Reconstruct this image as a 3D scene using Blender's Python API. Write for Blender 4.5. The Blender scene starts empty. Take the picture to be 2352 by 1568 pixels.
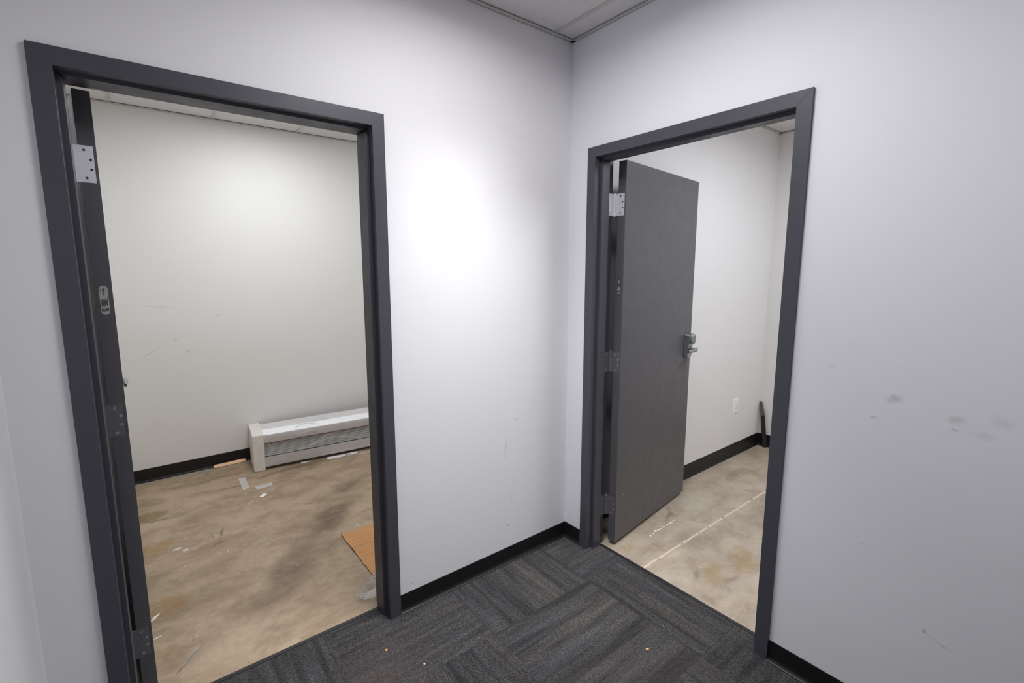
import bpy, bmesh, math, random
from mathutils import Vector, Matrix, noise as mnoise

R = math.radians
sc = bpy.context.scene
col = sc.collection
random.seed(7)

# ------------------------------------------------------------------ camera
CAM_LOC = Vector((-1.913, -1.849, 1.568))
YAW, PITCH, ROLL, FPX = -37.106, -7.931, -0.264, 1081.4
y_, p_, r_ = R(YAW), R(PITCH), R(ROLL)
fwd = Vector((math.sin(-y_) * math.cos(p_), math.cos(y_) * math.cos(p_), math.sin(p_)))
rt = fwd.cross(Vector((0, 0, 1))).normalized()
up = rt.cross(fwd)
rt2 = rt * math.cos(r_) + up * math.sin(r_)
up2 = up * math.cos(r_) - rt * math.sin(r_)
cam_d = bpy.data.cameras.new('camera')
cam_d.sensor_fit = 'HORIZONTAL'
cam_d.sensor_width = 36
cam_d.lens = 36 * FPX / 2352
cam_d.shift_x = 38.72 / 2352
cam_d.shift_y = -12.263 / 2352
cam_d.clip_start = 0.02
cam = bpy.data.objects.new('camera', cam_d)
m = Matrix((rt2, up2, -fwd)).transposed().to_4x4()
m.translation = CAM_LOC
cam.matrix_world = m
col.objects.link(cam)
sc.camera = cam

# ------------------------------------------------------------------ colour, world, lights
sc.view_settings.view_transform = 'Standard'
sc.view_settings.look = 'None'
sc.view_settings.exposure = 0.0
sc.view_settings.gamma = 1.0
sc.view_settings.use_curve_mapping = False
sc.cycles.max_bounces = 10
sc.cycles.diffuse_bounces = 6
sc.cycles.glossy_bounces = 4
sc.cycles.transparent_max_bounces = 12
sc.cycles.caustics_reflective = False
sc.cycles.caustics_refractive = False
sc.cycles.sample_clamp_indirect = 6.0

w = bpy.data.worlds.new('world')
sc.world = w
w.use_nodes = True
w.node_tree.nodes['Background'].inputs[0].default_value = (0.8, 0.85, 1.0, 1)
w.node_tree.nodes['Background'].inputs[1].default_value = 0.03

# ceiling troffers: (label, centre x, centre y, ceiling z, size x, size y, power, colour, spread)
TROFFERS = [
    ('square recessed ceiling light panel over the near end of the carpeted corridor', -0.96, -0.90, 2.741, 0.56, 0.56, 16.6, (0.985, 0.98, 1.0), 170),
    ('unseen narrow slot light added in the corridor ceiling to brighten the lower walls', -0.74, -0.44, 2.741, 0.50, 0.28, 7.6, (0.985, 0.98, 1.0), 68),  # added lamp, out of view, lifts the lower corridor walls
    ('recessed ceiling light panel further back in the corridor', -1.058, -2.5, 2.741, 0.56, 1.17, 4, (0.96, 0.97, 1.0), 150),
    ('recessed ceiling light panel in the left room above the heater', -1.045, 1.27, 2.72, 0.56, 1.17, 24, (0.95, 0.98, 1.0), 178),
    ('recessed ceiling light panel in the right room', 1.25, -1.25, 2.69, 1.17, 0.56, 25.5, (0.95, 0.98, 1.0), 172),
]

# ------------------------------------------------------------------ helpers
def S(r, g, b):
    def f(c):
        c /= 255
        return c / 12.92 if c <= 0.04045 else ((c + 0.055) / 1.055) ** 2.4
    return (f(r), f(g), f(b), 1)

def tag(o, label=None, cat=None, group=None, kind=None):
    if label: o['label'] = label
    if cat: o['category'] = cat
    if group: o['group'] = group
    if kind: o['kind'] = kind
    return o

def empty(name, loc=(0, 0, 0), rz=0, parent=None):
    o = bpy.data.objects.new(name, None)
    o.empty_display_size = 0.1
    col.objects.link(o)
    o.location = loc
    o.rotation_euler = (0, 0, rz)
    if parent: o.parent = parent
    return o

class MB:
    def __init__(self):
        self.bm = bmesh.new()
    def box(self, x0, x1, y0, y1, z0, z1, mi=0):
        v = [self.bm.verts.new(p) for p in ((x0, y0, z0), (x1, y0, z0), (x1, y1, z0), (x0, y1, z0),
                                            (x0, y0, z1), (x1, y0, z1), (x1, y1, z1), (x0, y1, z1))]
        for f in ((0, 3, 2, 1), (4, 5, 6, 7), (0, 1, 5, 4), (1, 2, 6, 5), (2, 3, 7, 6), (3, 0, 4, 7)):
            self.bm.faces.new([v[i] for i in f]).material_index = mi
        return self
    def loft(self, A, B, cap=True):
        """two matching closed loops joined"""
        a = [self.bm.verts.new(p) for p in A]
        b = [self.bm.verts.new(p) for p in B]
        n = len(a)
        for i in range(n):
            j = (i + 1) % n
            self.bm.faces.new((a[i], a[j], b[j], b[i]))
        if cap:
            self.bm.faces.new(a[::-1]); self.bm.faces.new(b)
        return self
    def rings(self, loops, cap=True, closed=True):
        vs = [[self.bm.verts.new(p) for p in L] for L in loops]
        n = len(vs[0])
        for k in range(len(vs) - 1):
            for i in range(n if closed else n - 1):
                j = (i + 1) % n
                self.bm.faces.new((vs[k][i], vs[k][j], vs[k + 1][j], vs[k + 1][i]))
        if cap and closed:
            self.bm.faces.new(vs[0][::-1]); self.bm.faces.new(vs[-1])
        return self
    def cyl(self, c, axis, r, h, n=20, r2=None):
        """cylinder centred at base c going along axis by h"""
        ax = Vector(axis).normalized()
        t = ax.orthogonal().normalized(); b = ax.cross(t)
        c = Vector(c); r2 = r if r2 is None else r2
        A = [c + t * r * math.cos(2 * math.pi * i / n) + b * r * math.sin(2 * math.pi * i / n) for i in range(n)]
        B = [c + ax * h + t * r2 * math.cos(2 * math.pi * i / n) + b * r2 * math.sin(2 * math.pi * i / n) for i in range(n)]
        return self.loft(A, B)
    def prism(self, pts, d0, d1):
        """pts 3D loop, extruded by vector (d1-d0)"""
        d0 = Vector(d0); d1 = Vector(d1)
        return self.loft([Vector(p) + d0 for p in pts], [Vector(p) + d1 for p in pts])
    def build(self, name, mat, parent=None, bevel=0, seg=2, smooth=False, loc=None, rz=0):
        bmesh.ops.recalc_face_normals(self.bm, faces=self.bm.faces[:])
        me = bpy.data.meshes.new(name)
        self.bm.to_mesh(me); self.bm.free()
        for mt in (mat if isinstance(mat, (list, tuple)) else [mat]):
            me.materials.append(mt)
        o = bpy.data.objects.new(name, me)
        col.objects.link(o)
        if parent: o.parent = parent
        if loc: o.location = loc
        if rz: o.rotation_euler = (0, 0, rz)
        if smooth:
            for p in me.polygons: p.use_smooth = True
        if bevel:
            b = o.modifiers.new('bevel', 'BEVEL')
            b.width = bevel; b.segments = seg; b.limit_method = 'ANGLE'; b.angle_limit = R(35)
            b.harden_normals = False
        return o

# ------------------------------------------------------------------ materials
class Mat:
    def __init__(self, name, base=(0.5, 0.5, 0.5, 1), rough=0.5, metal=0.0, spec=0.5):
        self.m = bpy.data.materials.new(name)
        self.m.use_nodes = True
        self.nt = self.m.node_tree
        self.b = self.nt.nodes['Principled BSDF']
        self.b.inputs['Base Color'].default_value = base
        self.b.inputs['Roughness'].default_value = rough
        self.b.inputs['Metallic'].default_value = metal
        self.b.inputs['Specular IOR Level'].default_value = spec
        self.tc = None
    def n(self, t, **kw):
        nd = self.nt.nodes.new(t)
        for k, v in kw.items():
            if k in ('operation', 'blend_type', 'data_type', 'noise_dimensions', 'voronoi_dimensions', 'vector_type', 'interpolation_type', 'feature', 'use_clamp', 'wave_type', 'bands_direction', 'normalize', 'invert'):
                setattr(nd, k, v)
            else:
                nd.inputs[k if not k.isdigit() else int(k)].default_value = v
        return nd
    def l(self, a, b):
        self.nt.links.new(a, b)
    def co(self):
        if not self.tc: self.tc = self.nt.nodes.new('ShaderNodeTexCoord')
        return self.tc.outputs['Object']
    def math(self, op, a, b=None, clamp=False):
        nd = self.nt.nodes.new('ShaderNodeMath'); nd.operation = op; nd.use_clamp = clamp
        for i, x in enumerate((a, b)):
            if x is None: continue
            if isinstance(x, (int, float)): nd.inputs[i].default_value = x
            else: self.l(x, nd.inputs[i])
        return nd.outputs[0]
    def map(self, v, loc=(0, 0, 0), rot=(0, 0, 0), scale=(1, 1, 1), typ='POINT'):
        nd = self.nt.nodes.new('ShaderNodeMapping'); nd.vector_type = typ
        nd.inputs['Location'].default_value = loc; nd.inputs['Rotation'].default_value = rot; nd.inputs['Scale'].default_value = scale
        self.l(v, nd.inputs['Vector'])
        return nd.outputs[0]
    def noise(self, v, scale, detail=4, rough=0.55, dist=0.0):
        nd = self.nt.nodes.new('ShaderNodeTexNoise')
        nd.inputs['Scale'].default_value = scale; nd.inputs['Detail'].default_value = detail
        nd.inputs['Roughness'].default_value = rough; nd.inputs['Distortion'].default_value = dist
        self.l(v, nd.inputs['Vector'])
        return nd.outputs['Fac']
    def ramp(self, v, a, b, c=0.0, d=1.0, smooth=False):
        nd = self.nt.nodes.new('ShaderNodeMapRange')
        nd.interpolation_type = 'SMOOTHSTEP' if smooth else 'LINEAR'
        for i, x in enumerate((a, b, c, d)): nd.inputs[i + 1].default_value = x
        self.l(v, nd.inputs[0])
        return nd.outputs[0]
    def mix(self, f, a, b, blend='MIX'):
        nd = self.nt.nodes.new('ShaderNodeMix'); nd.data_type = 'RGBA'; nd.blend_type = blend
        for i, x in ((0, f), (6, a), (7, b)):
            if isinstance(x, (int, float)): nd.inputs[i].default_value = x
            elif isinstance(x, tuple): nd.inputs[i].default_value = x
            else: self.l(x, nd.inputs[i])
        return nd.outputs[2]
    def bump(self, h, strength=0.2, dist=0.001):
        nd = self.nt.nodes.new('ShaderNodeBump')
        nd.inputs['Strength'].default_value = strength; nd.inputs['Distance'].default_value = dist
        self.l(h, nd.inputs['Height']); self.l(nd.outputs[0], self.b.inputs['Normal'])
    def base(self, c): self.l(c, self.b.inputs['Base Color'])
    def blob(self, wv, c, r, rot=(0, 0, 0), soft=1.0):
        """a soft patch of dirt: 1 at centre c, 0 past radii r (object space), wv = (wobbled) coordinates"""
        v = self.map(wv, loc=c, rot=rot, scale=r, typ='TEXTURE')
        nd = self.nt.nodes.new('ShaderNodeVectorMath'); nd.operation = 'LENGTH'
        self.l(v, nd.inputs[0])
        return self.ramp(nd.outputs['Value'], 1 - soft * 0.999, 1.0, 1.0, 0.0, smooth=True)
    def wobble(self, scale, amt):
        nd = self.nt.nodes.new('ShaderNodeTexNoise'); nd.inputs['Scale'].default_value = scale; nd.inputs['Detail'].default_value = 4
        self.l(self.co(), nd.inputs['Vector'])
        a = self.nt.nodes.new('ShaderNodeVectorMath'); a.operation = 'SUBTRACT'; a.inputs[1].default_value = (0.5, 0.5, 0.5)
        self.l(nd.outputs['Color'], a.inputs[0])
        b = self.nt.nodes.new('ShaderNodeVectorMath'); b.operation = 'SCALE'; b.inputs['Scale'].default_value = amt
        self.l(a.outputs[0], b.inputs[0])
        c = self.nt.nodes.new('ShaderNodeVectorMath'); c.operation = 'ADD'
        self.l(self.co(), c.inputs[0]); self.l(b.outputs[0], c.inputs[1])
        return c.outputs[0]

def wall_paint(name, rgb, marks=(), scuffs=()):
    """eggshell paint; marks: (centre, radii, rot, strength) grey smudges; flat to the wall"""
    M = Mat(name, S(*rgb), 0.55, spec=0.25)
    c = S(*rgb)
    fac = M.noise(M.co(), 1.3, 3)
    colr = M.mix(M.ramp(fac, 0.3, 0.7), c, tuple(x * 0.985 for x in c[:3]) + (1,))
    if marks:
        wv = M.wobble(25, 0.03)
        tex = M.ramp(M.noise(M.co(), 60, 5, 0.7), 0.25, 0.6)
        for (ce, ra, ro, st) in marks:
            f = M.math('MULTIPLY', M.math('MULTIPLY', M.blob(wv, ce, ra, ro), st * 0.8), tex)
            colr = M.mix(f, colr, S(92, 90, 88))
    M.base(colr)
    M.bump(M.noise(M.co(), 260, 3), 0.06, 0.0006)
    return M.m

XW = 9.0
mat_wall_left = wall_paint('paint_corridor_left', (238, 237, 240), [
    ((-0.444, 0, 0.66), (0.006, XW, 0.06), (0, R(6), 0), 0.45), ((-0.456, 0, 0.61), (0.004, XW, 0.04), (0, R(-4), 0), 0.4),
    ((-0.394, 0, 0.45), (0.005, XW, 0.035), (0, R(14), 0), 0.35), ((-0.41, 0, 0.36), (0.005, XW, 0.05), (0, R(-8), 0), 0.35),
    ((-0.439, 0, 0.211), (0.012, XW, 0.010), (0, 0, 0), 0.7), ((-0.38, 0, 0.789), (0.014, XW, 0.006), (0, R(20), 0), 0.45),
    ((-0.248, 0, 0.856), (0.005, XW, 0.03), (0, R(5), 0), 0.4), ((-1.009, 0, 0.123), (0.006, XW, 0.006), (0, 0, 0), 0.7),
    ((-0.878, 0, 0.527), (0.009, XW, 0.004), (0, 0, 0), 0.5), ((2.47, 0, 1.24), (0.03, XW, 0.006), (0, 0, 0), 0.3)])
mat_wall_right = wall_paint('paint_corridor_right', (236, 236, 241), [
    ((0, -1.45, 1.15), (XW, 0.034, 0.024), (R(-22), 0, 0), 0.5), ((0, -1.40, 1.083), (XW, 0.015, 0.006), (0, 0, 0), 0.6),
    ((0, -1.597, 1.117), (XW, 0.03, 0.018), (R(-10), 0, 0), 0.4), ((0, -1.600, 1.09), (XW, 0.018, 0.007), (R(-15), 0, 0), 0.5),
    ((0, -1.69, 1.135), (XW, 0.035, 0.03), (0, 0, 0), 0.22), ((0, -1.655, 1.085), (XW, 0.04, 0.016), (0, 0, 0), 0.2),
    ((0, -1.591, 0.419), (XW, 0.008, 0.010), (0, 0, 0), 0.75), ((0, -1.63, 0.402), (XW, 0.05, 0.005), (R(24), 0, 0), 0.4),
    ((0, -1.41, 0.634), (XW, 0.005, 0.006), (0, 0, 0), 0.6), ((0, -1.27, 1.23), (XW, 0.02, 0.006), (R(-30), 0, 0), 0.25)])
mat_wall_plain = wall_paint('paint_corridor_side', (236, 237, 240))
mat_room_wall = wall_paint('paint_room', (234, 233, 231), [
    ((-1.423, 2.455, 1.229), (0.009, XW, 0.007), (0, 0, 0), 0.95), ((-1.707, 2.455, 0.795), (0.006, XW, 0.006), (0, 0, 0), 0.9),
    ((-1.711, 2.455, 1.056), (0.02, XW, 0.018), (0, 0, 0), 0.35), ((-1.64, 2.455, 0.961), (0.022, XW, 0.014), (0, 0, 0), 0.35),
    ((-0.648, 2.455, 0.994), (0.006, XW, 0.006), (0, 0, 0), 0.8), ((-1.86, 2.455, 0.98), (0.13, XW, 0.009), (0, R(-32), 0), 0.25),
    ((-1.80, 2.455, 1.31), (0.16, XW, 0.012), (0, R(4), 0), 0.22)])

def metal_paint(name, rgb, chips=()):
    M = Mat(name, S(*rgb), 0.42, spec=0.45)
    c = S(*rgb)
    st = M.noise(M.map(M.co(), scale=(6, 6, 60)), 3, 3)
    colr = M.mix(M.ramp(st, 0.3, 0.7), c, tuple(x * 0.93 for x in c[:3]) + (1,))
    for (ce, ra) in chips:
        colr = M.mix(M.blob(M.wobble(80, 0.01), ce, ra, soft=0.3), colr, S(200, 200, 196))
    M.base(colr)
    M.l(M.ramp(M.noise(M.co(), 14, 4), 0.3, 0.7, 0.36, 0.5), M.b.inputs['Roughness'])
    M.bump(M.noise(M.map(M.co(), scale=(30, 30, 3)), 8, 3), 0.05, 0.0008)
    return M.m
mat_frame = metal_paint('charcoal_frame_paint', (75, 75, 84))
mat_door = metal_paint('charcoal_door_paint', (93, 92, 97), [((0.082, 0, 0.277), (0.006, XW, 0.003))])

mat_base = Mat('black_vinyl_base', S(27, 24, 26), 0.42, spec=0.4).m
mat_strip = Mat('black_rubber_strip', S(38, 36, 40), 0.5, spec=0.4).m

# ceiling tiles
M = Mat('mineral_fibre_tile', S(222, 220, 220), 0.9, spec=0.1)
v = M.nt.nodes.new('ShaderNodeTexVoronoi'); v.inputs['Scale'].default_value = 95
M.l(M.co(), v.inputs['Vector'])
pin = M.ramp(v.outputs['Distance'], 0.10, 0.2, 1, 0)
sel = M.ramp(M.noise(M.co(), 40, 2), 0.5, 0.58)
holes = M.math('MULTIPLY', pin, sel)
M.base(M.mix(M.math('MULTIPLY', holes, 0.75), S(222, 220, 220), S(96, 94, 94)))
M.bump(M.math('SUBTRACT', M.noise(M.co(), 220, 3), holes), 0.3, 0.001)
mat_tile = M.m
mat_grid = Mat('ceiling_grid_white', S(200, 197, 194), 0.5).m
mat_bare = Mat('blank_gypsum', S(150, 150, 150), 0.9).m

# carpet
def carpet():
    M = Mat('carpet_tile', S(60, 60, 64), 0.95, spec=0.1)
    sep = M.nt.nodes.new('ShaderNodeSeparateXYZ'); M.l(M.co(), sep.inputs[0])
    X, Y = sep.outputs[0], sep.outputs[1]
    u = M.math('DIVIDE', M.math('ADD', X, 0.182 + 6.0), 0.5975)
    vv = M.math('DIVIDE', M.math('ADD', Y, 0.430 + 6.0), 0.606)
    iu, iv = M.math('FLOOR', u), M.math('FLOOR', vv)
    fu, fv = M.math('FRACT', u), M.math('FRACT', vv)
    par = M.math('FLOORED_MODULO', M.math('ADD', M.math('ADD', iu, iv), 1), 2)
    # across / along the pile direction, swapped in every other tile
    def sw(a, b):
        nd = M.nt.nodes.new('ShaderNodeMix'); nd.data_type = 'FLOAT'
        M.l(par, nd.inputs[0]); M.l(a, nd.inputs[2]); M.l(b, nd.inputs[3]); return nd.outputs[0]
    ac, al = sw(X, Y), sw(Y, X)
    tid = M.math('ADD', M.math('MULTIPLY', iu, 3.71), M.math('MULTIPLY', iv, 7.13))
    def vec(a, b, c):
        nd = M.nt.nodes.new('ShaderNodeCombineXYZ')
        for i, x in enumerate((a, b, c)): M.l(x, nd.inputs[i])
        return nd.outputs[0]
    V = vec(M.math('MULTIPLY', ac, 26.0), M.math('MULTIPLY', al, 1.6), tid)
    st = M.noise(V, 1.0, 3, 0.6, 0.2)
    V2 = vec(M.math('MULTIPLY', ac, 60.0), M.math('MULTIPLY', al, 5.0), tid)
    st2 = M.noise(V2, 1.0, 2, 0.5)
    V3 = vec(M.math('MULTIPLY', ac, 14.0), M.math('MULTIPLY', al, 1.2), M.math('ADD', tid, 31.0))
    hue = M.noise(V3, 1.0, 2, 0.5)
    s = M.ramp(M.math('ADD', M.math('MULTIPLY', st, 0.75), M.math('MULTIPLY', st2, 0.25)), 0.38, 0.68)
    dark, cool, warm = S(45, 43, 46), S(102, 101, 106), S(108, 103, 96)
    lightc = M.mix(M.ramp(hue, 0.42, 0.6), cool, warm)
    c = M.mix(s, dark, lightc)
    # loops
    vo = M.nt.nodes.new('ShaderNodeTexVoronoi'); vo.inputs['Scale'].default_value = 1.0
    M.l(vec(M.math('MULTIPLY', ac, 430.0), M.math('MULTIPLY', al, 290.0), tid), vo.inputs['Vector'])
    loop = M.ramp(vo.outputs['Distance'], 0.1, 0.62, 1.6, 0.35)
    g = M.noise(M.co(), 620, 2, 0.6)
    sp = M.ramp(g, 0.3, 0.7, 0.6, 1.4)
    vc = M.nt.nodes.new('ShaderNodeSeparateColor'); M.l(vo.outputs['Color'], vc.inputs[0])
    yarn = M.ramp(vc.outputs[0], 0, 1, 0.45, 1.6)
    k = M.math('MULTIPLY', M.math('MULTIPLY', loop, sp), yarn)
    kk = M.nt.nodes.new('ShaderNodeCombineColor')
    for i in range(3): M.l(k, kk.inputs[i])
    c = M.mix(1.0, c, kk.outputs[0], 'MULTIPLY')
    # seams between tiles
    def edge(f): return M.ramp(M.math('ABSOLUTE', M.math('SUBTRACT', f, 0.5)), 0.4955, 0.5)
    seam = M.math('MAXIMUM', edge(fu), edge(fv))
    c = M.mix(M.math('MULTIPLY', seam, 0.7), c, S(22, 22, 24))
    # worn, brownish trodden area
    wv = M.wobble(3, 0.3)
    c = M.mix(M.math('MULTIPLY', M.blob(wv, (-1.3, -0.25, 0), (0.35, 0.25, XW)), 0.22), c, S(104, 84, 76))
    c = M.mix(M.math('MULTIPLY', M.blob(wv, (-0.55, -0.95, 0), (0.45, 0.35, XW)), 0.15), c, S(104, 90, 82))
    # lint specks
    v2 = M.nt.nodes.new('ShaderNodeTexVoronoi'); v2.inputs['Scale'].default_value = 11; M.l(M.co(), v2.inputs['Vector'])
    c = M.mix(M.ramp(v2.outputs['Distance'], 0.012, 0.022, 0.8, 0), c, S(190, 188, 185))
    M.base(c)
    M.bump(M.math('MULTIPLY', loop, sp), 0.9, 0.0025)
    M.b.inputs['Sheen Weight'].default_value = 0.15
    return M.m
mat_carpet = carpet()

def concrete(name, light, mid, dark, ochres, darks, whites, extra=None, rough=0.45):
    M = Mat(name, mid, rough, spec=0.4)
    big = M.noise(M.map(M.co(), rot=(0, 0, R(25)), scale=(1.0, 1.3, 1)), 1.5, 5, 0.55, 0.9)
    swirl = M.noise(M.map(M.wobble(1.6, 0.25), rot=(0, 0, R(-18)), scale=(1.0, 2.0, 1)), 3.0, 6, 0.6, 0.35)
    fine = M.noise(M.co(), 34, 6, 0.7)
    grit = M.noise(M.co(), 240, 3, 0.6)
    s = M.math('ADD', M.math('MULTIPLY', big, 0.5), M.math('MULTIPLY', swirl, 0.5))
    c = M.mix(M.ramp(s, 0.38, 0.62), mid, light)
    c = M.mix(M.ramp(swirl, 0.30, 0.55, 0.5, 0), c, dark)
    c = M.mix(M.ramp(M.noise(M.co(), 6.5, 5, 0.6, 0.6), 0.50, 0.68, 0, 0.35), c, dark)
    c = M.mix(M.ramp(fine, 0.35, 0.7, 0.22, 0.0), c, dark)
    c = M.mix(M.ramp(fine, 0.52, 0.78, 0.0, 0.35), c, light)
    c = M.mix(M.ramp(grit, 0.3, 0.7, 0.16, 0.0), c, dark)
    wv = M.wobble(6, 0.22)
    wf = M.wobble(30, 0.05)
    for (ce, ra, ro, st) in darks:
        f = M.math('MULTIPLY', M.math('MULTIPLY', M.blob(wv, ce + (0,), ra + (XW,), (0, 0, R(ro))), st), M.ramp(fine, 0.3, 0.6, 0.45, 1))
        c = M.mix(f, c, S(70, 56, 44))
    for (ce, ra, ro, st, rgb) in ochres:
        f = M.math('MULTIPLY', M.math('MULTIPLY', M.blob(wf, ce + (0,), ra + (XW,), (0, 0, R(ro)), soft=0.6), st), M.ramp(M.noise(M.co(), 18, 4, 0.7), 0.3, 0.6, 0.25, 1))
        c = M.mix(f, c, S(*rgb))
    for (ce, ra, ro, st) in whites:
        f = M.math('MULTIPLY', M.blob(M.wobble(70, 0.02), ce + (0,), ra + (XW,), (0, 0, R(ro)), soft=0.35), st)
        c = M.mix(f, c, S(236, 232, 224))
    if extra: c = extra(M, c)
    # paint flecks and black specks
    for sc_, r0, rgb, off in ((4.5, 0.014, (228, 224, 216), 0), (5.5, 0.014, (48, 40, 34), 3.3), (14, 0.024, (84, 70, 58), 8.1)):
        v = M.nt.nodes.new('ShaderNodeTexVoronoi'); v.inputs['Scale'].default_value = sc_; v.voronoi_dimensions = '2D'
        M.l(M.map(M.wobble(60, 0.012), loc=(off, off, 0)), v.inputs['Vector'])
        vc = M.nt.nodes.new('ShaderNodeSeparateColor'); M.l(v.outputs['Color'], vc.inputs[0])
        f = M.math('MULTIPLY', M.ramp(v.outputs['Distance'], r0 * 0.7, r0 * 1.6, 1, 0), M.ramp(vc.outputs[0], 0.62, 0.72))
        c = M.mix(M.math('MULTIPLY', f, 0.8), c, S(*rgb))
    M.base(c)
    M.l(M.ramp(M.noise(M.co(), 9, 4), 0.3, 0.7, rough - 0.1, rough + 0.12), M.b.inputs['Roughness'])
    M.bump(M.math('ADD', M.math('MULTIPLY', fine, 1.0), M.math('MULTIPLY', grit, 0.3)), 0.12, 0.002)
    return M.m

def scribbles(M, c):
    # rubbed pencil-like scuffs and a blue-grey chalk line near the threshold
    wf = M.wobble(40, 0.03)
    for ce, ra, ro, rgb, st in (((-1.63, 1.30), (0.012, 0.10), -12, (70, 62, 56), 0.7), ((-1.66, 1.18), (0.06, 0.012), 20, (70, 62, 56), 0.6),
                                ((-1.68, 1.28), (0.010, 0.08), 4, (80, 70, 62), 0.4),
                                ((-1.86, 0.31), (0.10, 0.008), 48, (112, 122, 138), 0.8), ((-1.90, 0.26), (0.05, 0.006), 48, (60, 62, 72), 0.7),
                                ((-1.25, 2.0), (0.10, 0.03), 15, (96, 84, 66), 0.6), ((-1.5, 1.95), (0.35, 0.015), -12, (88, 76, 64), 0.5),
                                ((-1.45, 1.06), (0.10, 0.03), 10, (190, 178, 166), 0.45)):
        c = M.mix(M.math('MULTIPLY', M.blob(wf, ce + (0,), ra + (XW,), (0, 0, R(ro))), st), c, S(*rgb))
    # paler, dusty rim along the far wall
    c = M.mix(M.math('MULTIPLY', M.blob(wf, (-1.2, 2.46, 0), (3, 0.12, XW)), 0.6), c, S(176, 170, 162))
    return c
mat_concA = concrete('concrete_left_room', S(192, 172, 147), S(174, 153, 127), S(124, 103, 82),
    [((-1.98, 1.80), (0.14, 0.10), 0, 0.85, (118, 104, 54)), ((-1.96, 2.02), (0.12, 0.07), 0, 0.7, (128, 114, 72)),
     ((-1.96, 1.35), (0.13, 0.085), 10, 0.75, (158, 122, 70)), ((-1.95, 0.73), (0.15, 0.10), 0, 0.8, (156, 120, 74)),
     ((-1.98, 0.40), (0.10, 0.05), 0, 0.4, (150, 116, 60))],
    [((-1.05, 1.05), (0.55, 0.13), 40, 0.75), ((-1.42, 0.62), (0.42, 0.17), 55, 0.7), ((-0.80, 1.45), (0.30, 0.12), 30, 0.6), ((-1.0, 2.02), (0.4, 0.06), 0, 0.6),
     ((-1.15, 0.75), (0.16, 0.10), 30, 0.4), ((-1.6, 2.2), (0.4, 0.05), 0, 0.4), ((-1.9, 1.72), (0.22, 0.03), 8, 0.6)],
    [((-1.82, 1.22), (0.02, 0.014), 0, 0.6), ((-1.86, 1.26), (0.03, 0.012), 20, 0.6), ((-1.98, 0.67), (0.035, 0.008), 50, 0.95), ((-1.975, 0.52), (0.02, 0.006), 20, 0.9),
     ((-0.94, 0.88), (0.014, 0.010), 0, 0.8), ((-1.43, 1.6), (0.008, 0.006), 0, 0.9), ((-1.44, 1.49), (0.007, 0.006), 0, 0.9)], scribbles)

def joint(M, c):
    # filled saw joint running away from the door along x, chipped edges
    sep = M.nt.nodes.new('ShaderNodeSeparateXYZ'); M.l(M.wobble(22, 0.012), sep.inputs[0])
    d = M.math('ABSOLUTE', M.math('SUBTRACT', sep.outputs[1], -0.472))
    core = M.ramp(d, 0.0040, 0.0068, 1, 0)
    rough = M.ramp(d, 0.008, 0.022, 1, 0)
    brk = M.ramp(M.noise(M.co(), 13, 5, 0.75), 0.56, 0.62)
    c = M.mix(M.math('MULTIPLY', rough, M.ramp(M.noise(M.co(), 11, 5, 0.7), 0.45, 0.6, 0, 0.55)), c, S(206, 190, 172))
    c = M.mix(core, c, S(228, 212, 188))
    c = M.mix(M.math('MULTIPLY', core, brk), c, S(74, 64, 56))
    wf = M.wobble(70, 0.02)
    # dribble of white plaster drops next to it
    for x, y_, rx in ((0.41, -0.315, 0.012), (0.445, -0.308, 0.012), (0.48, -0.30, 0.022), (0.515, -0.305, 0.026), (0.555, -0.302, 0.016), (0.60, -0.298, 0.01), (0.635, -0.302, 0.016), (0.68, -0.296, 0.02)):
        c = M.mix(M.blob(wf, (x, y_, 0), (rx * 0.8, 0.007, XW), soft=0.3), c, S(240, 236, 228))
    c = M.mix(M.math('MULTIPLY', M.blob(M.wobble(18, 0.06), (0.36, -0.5, 0), (0.10, 0.035, XW)), 0.7), c, S(214, 198, 182))
    return c
mat_concB = concrete('concrete_right_room', S(204, 192, 176), S(182, 168, 151), S(138, 122, 103),
    [((0.60, -0.76), (0.20, 0.09), 30, 0.75, (164, 138, 98)), ((0.36, -0.73), (0.15, 0.08), 20, 0.7, (160, 136, 98)), ((1.69, -0.2), (0.18, 0.06), 0, 0.5, (140, 122, 80)),
     ((0.2, -0.30), (0.10, 0.04), 0, 0.5, (166, 140, 92)), ((1.0, -0.9), (0.25, 0.12), 0, 0.4, (164, 132, 84))],
    [((0.28, -0.69), (0.10, 0.05), 30, 0.6), ((0.35, -0.82), (0.13, 0.05), 0, 0.5), ((0.72, -0.25), (0.14, 0.03), 10, 0.5), ((0.14, -0.85), (0.12, 0.05), 60, 0.4)],
    [], joint, rough=0.42)

mat_steel = Mat('brushed_steel', S(236, 236, 244), 0.3, 0.55)
mat_steel.l(mat_steel.ramp(mat_steel.noise(mat_steel.map(mat_steel.co(), scale=(4, 400, 8)), 6, 2), 0.3, 0.7, 0.42, 0.58), mat_steel.b.inputs['Roughness'])
mat_steel = mat_steel.m
mat_steel_dull = Mat('dull_grey_steel', S(118, 118, 122), 0.45, 0.35).m  # darker, greyer steel for the two lower hinges
mat_steel_jamb = mat_steel
mat_screw = Mat('screw_head', S(196, 196, 200), 0.35, 0.4).m
mat_recess = Mat('screw_recess', S(12, 12, 14), 0.7).m
mat_satin = Mat('satin_chrome', S(168, 172, 176), 0.28, 1.0).m
mat_keypad = Mat('keypad_grey', S(150, 156, 158), 0.4, 0.4).m
mat_tag_metal = Mat('label_foil', S(186, 187, 184), 0.5, 0.1).m
mat_ink = Mat('label_print', S(40, 40, 42), 0.6).m
mat_outlet = Mat('white_plastic', S(253, 252, 250), 0.3).m
mat_slot = Mat('grey_detail', S(120, 118, 116), 0.5).m
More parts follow.
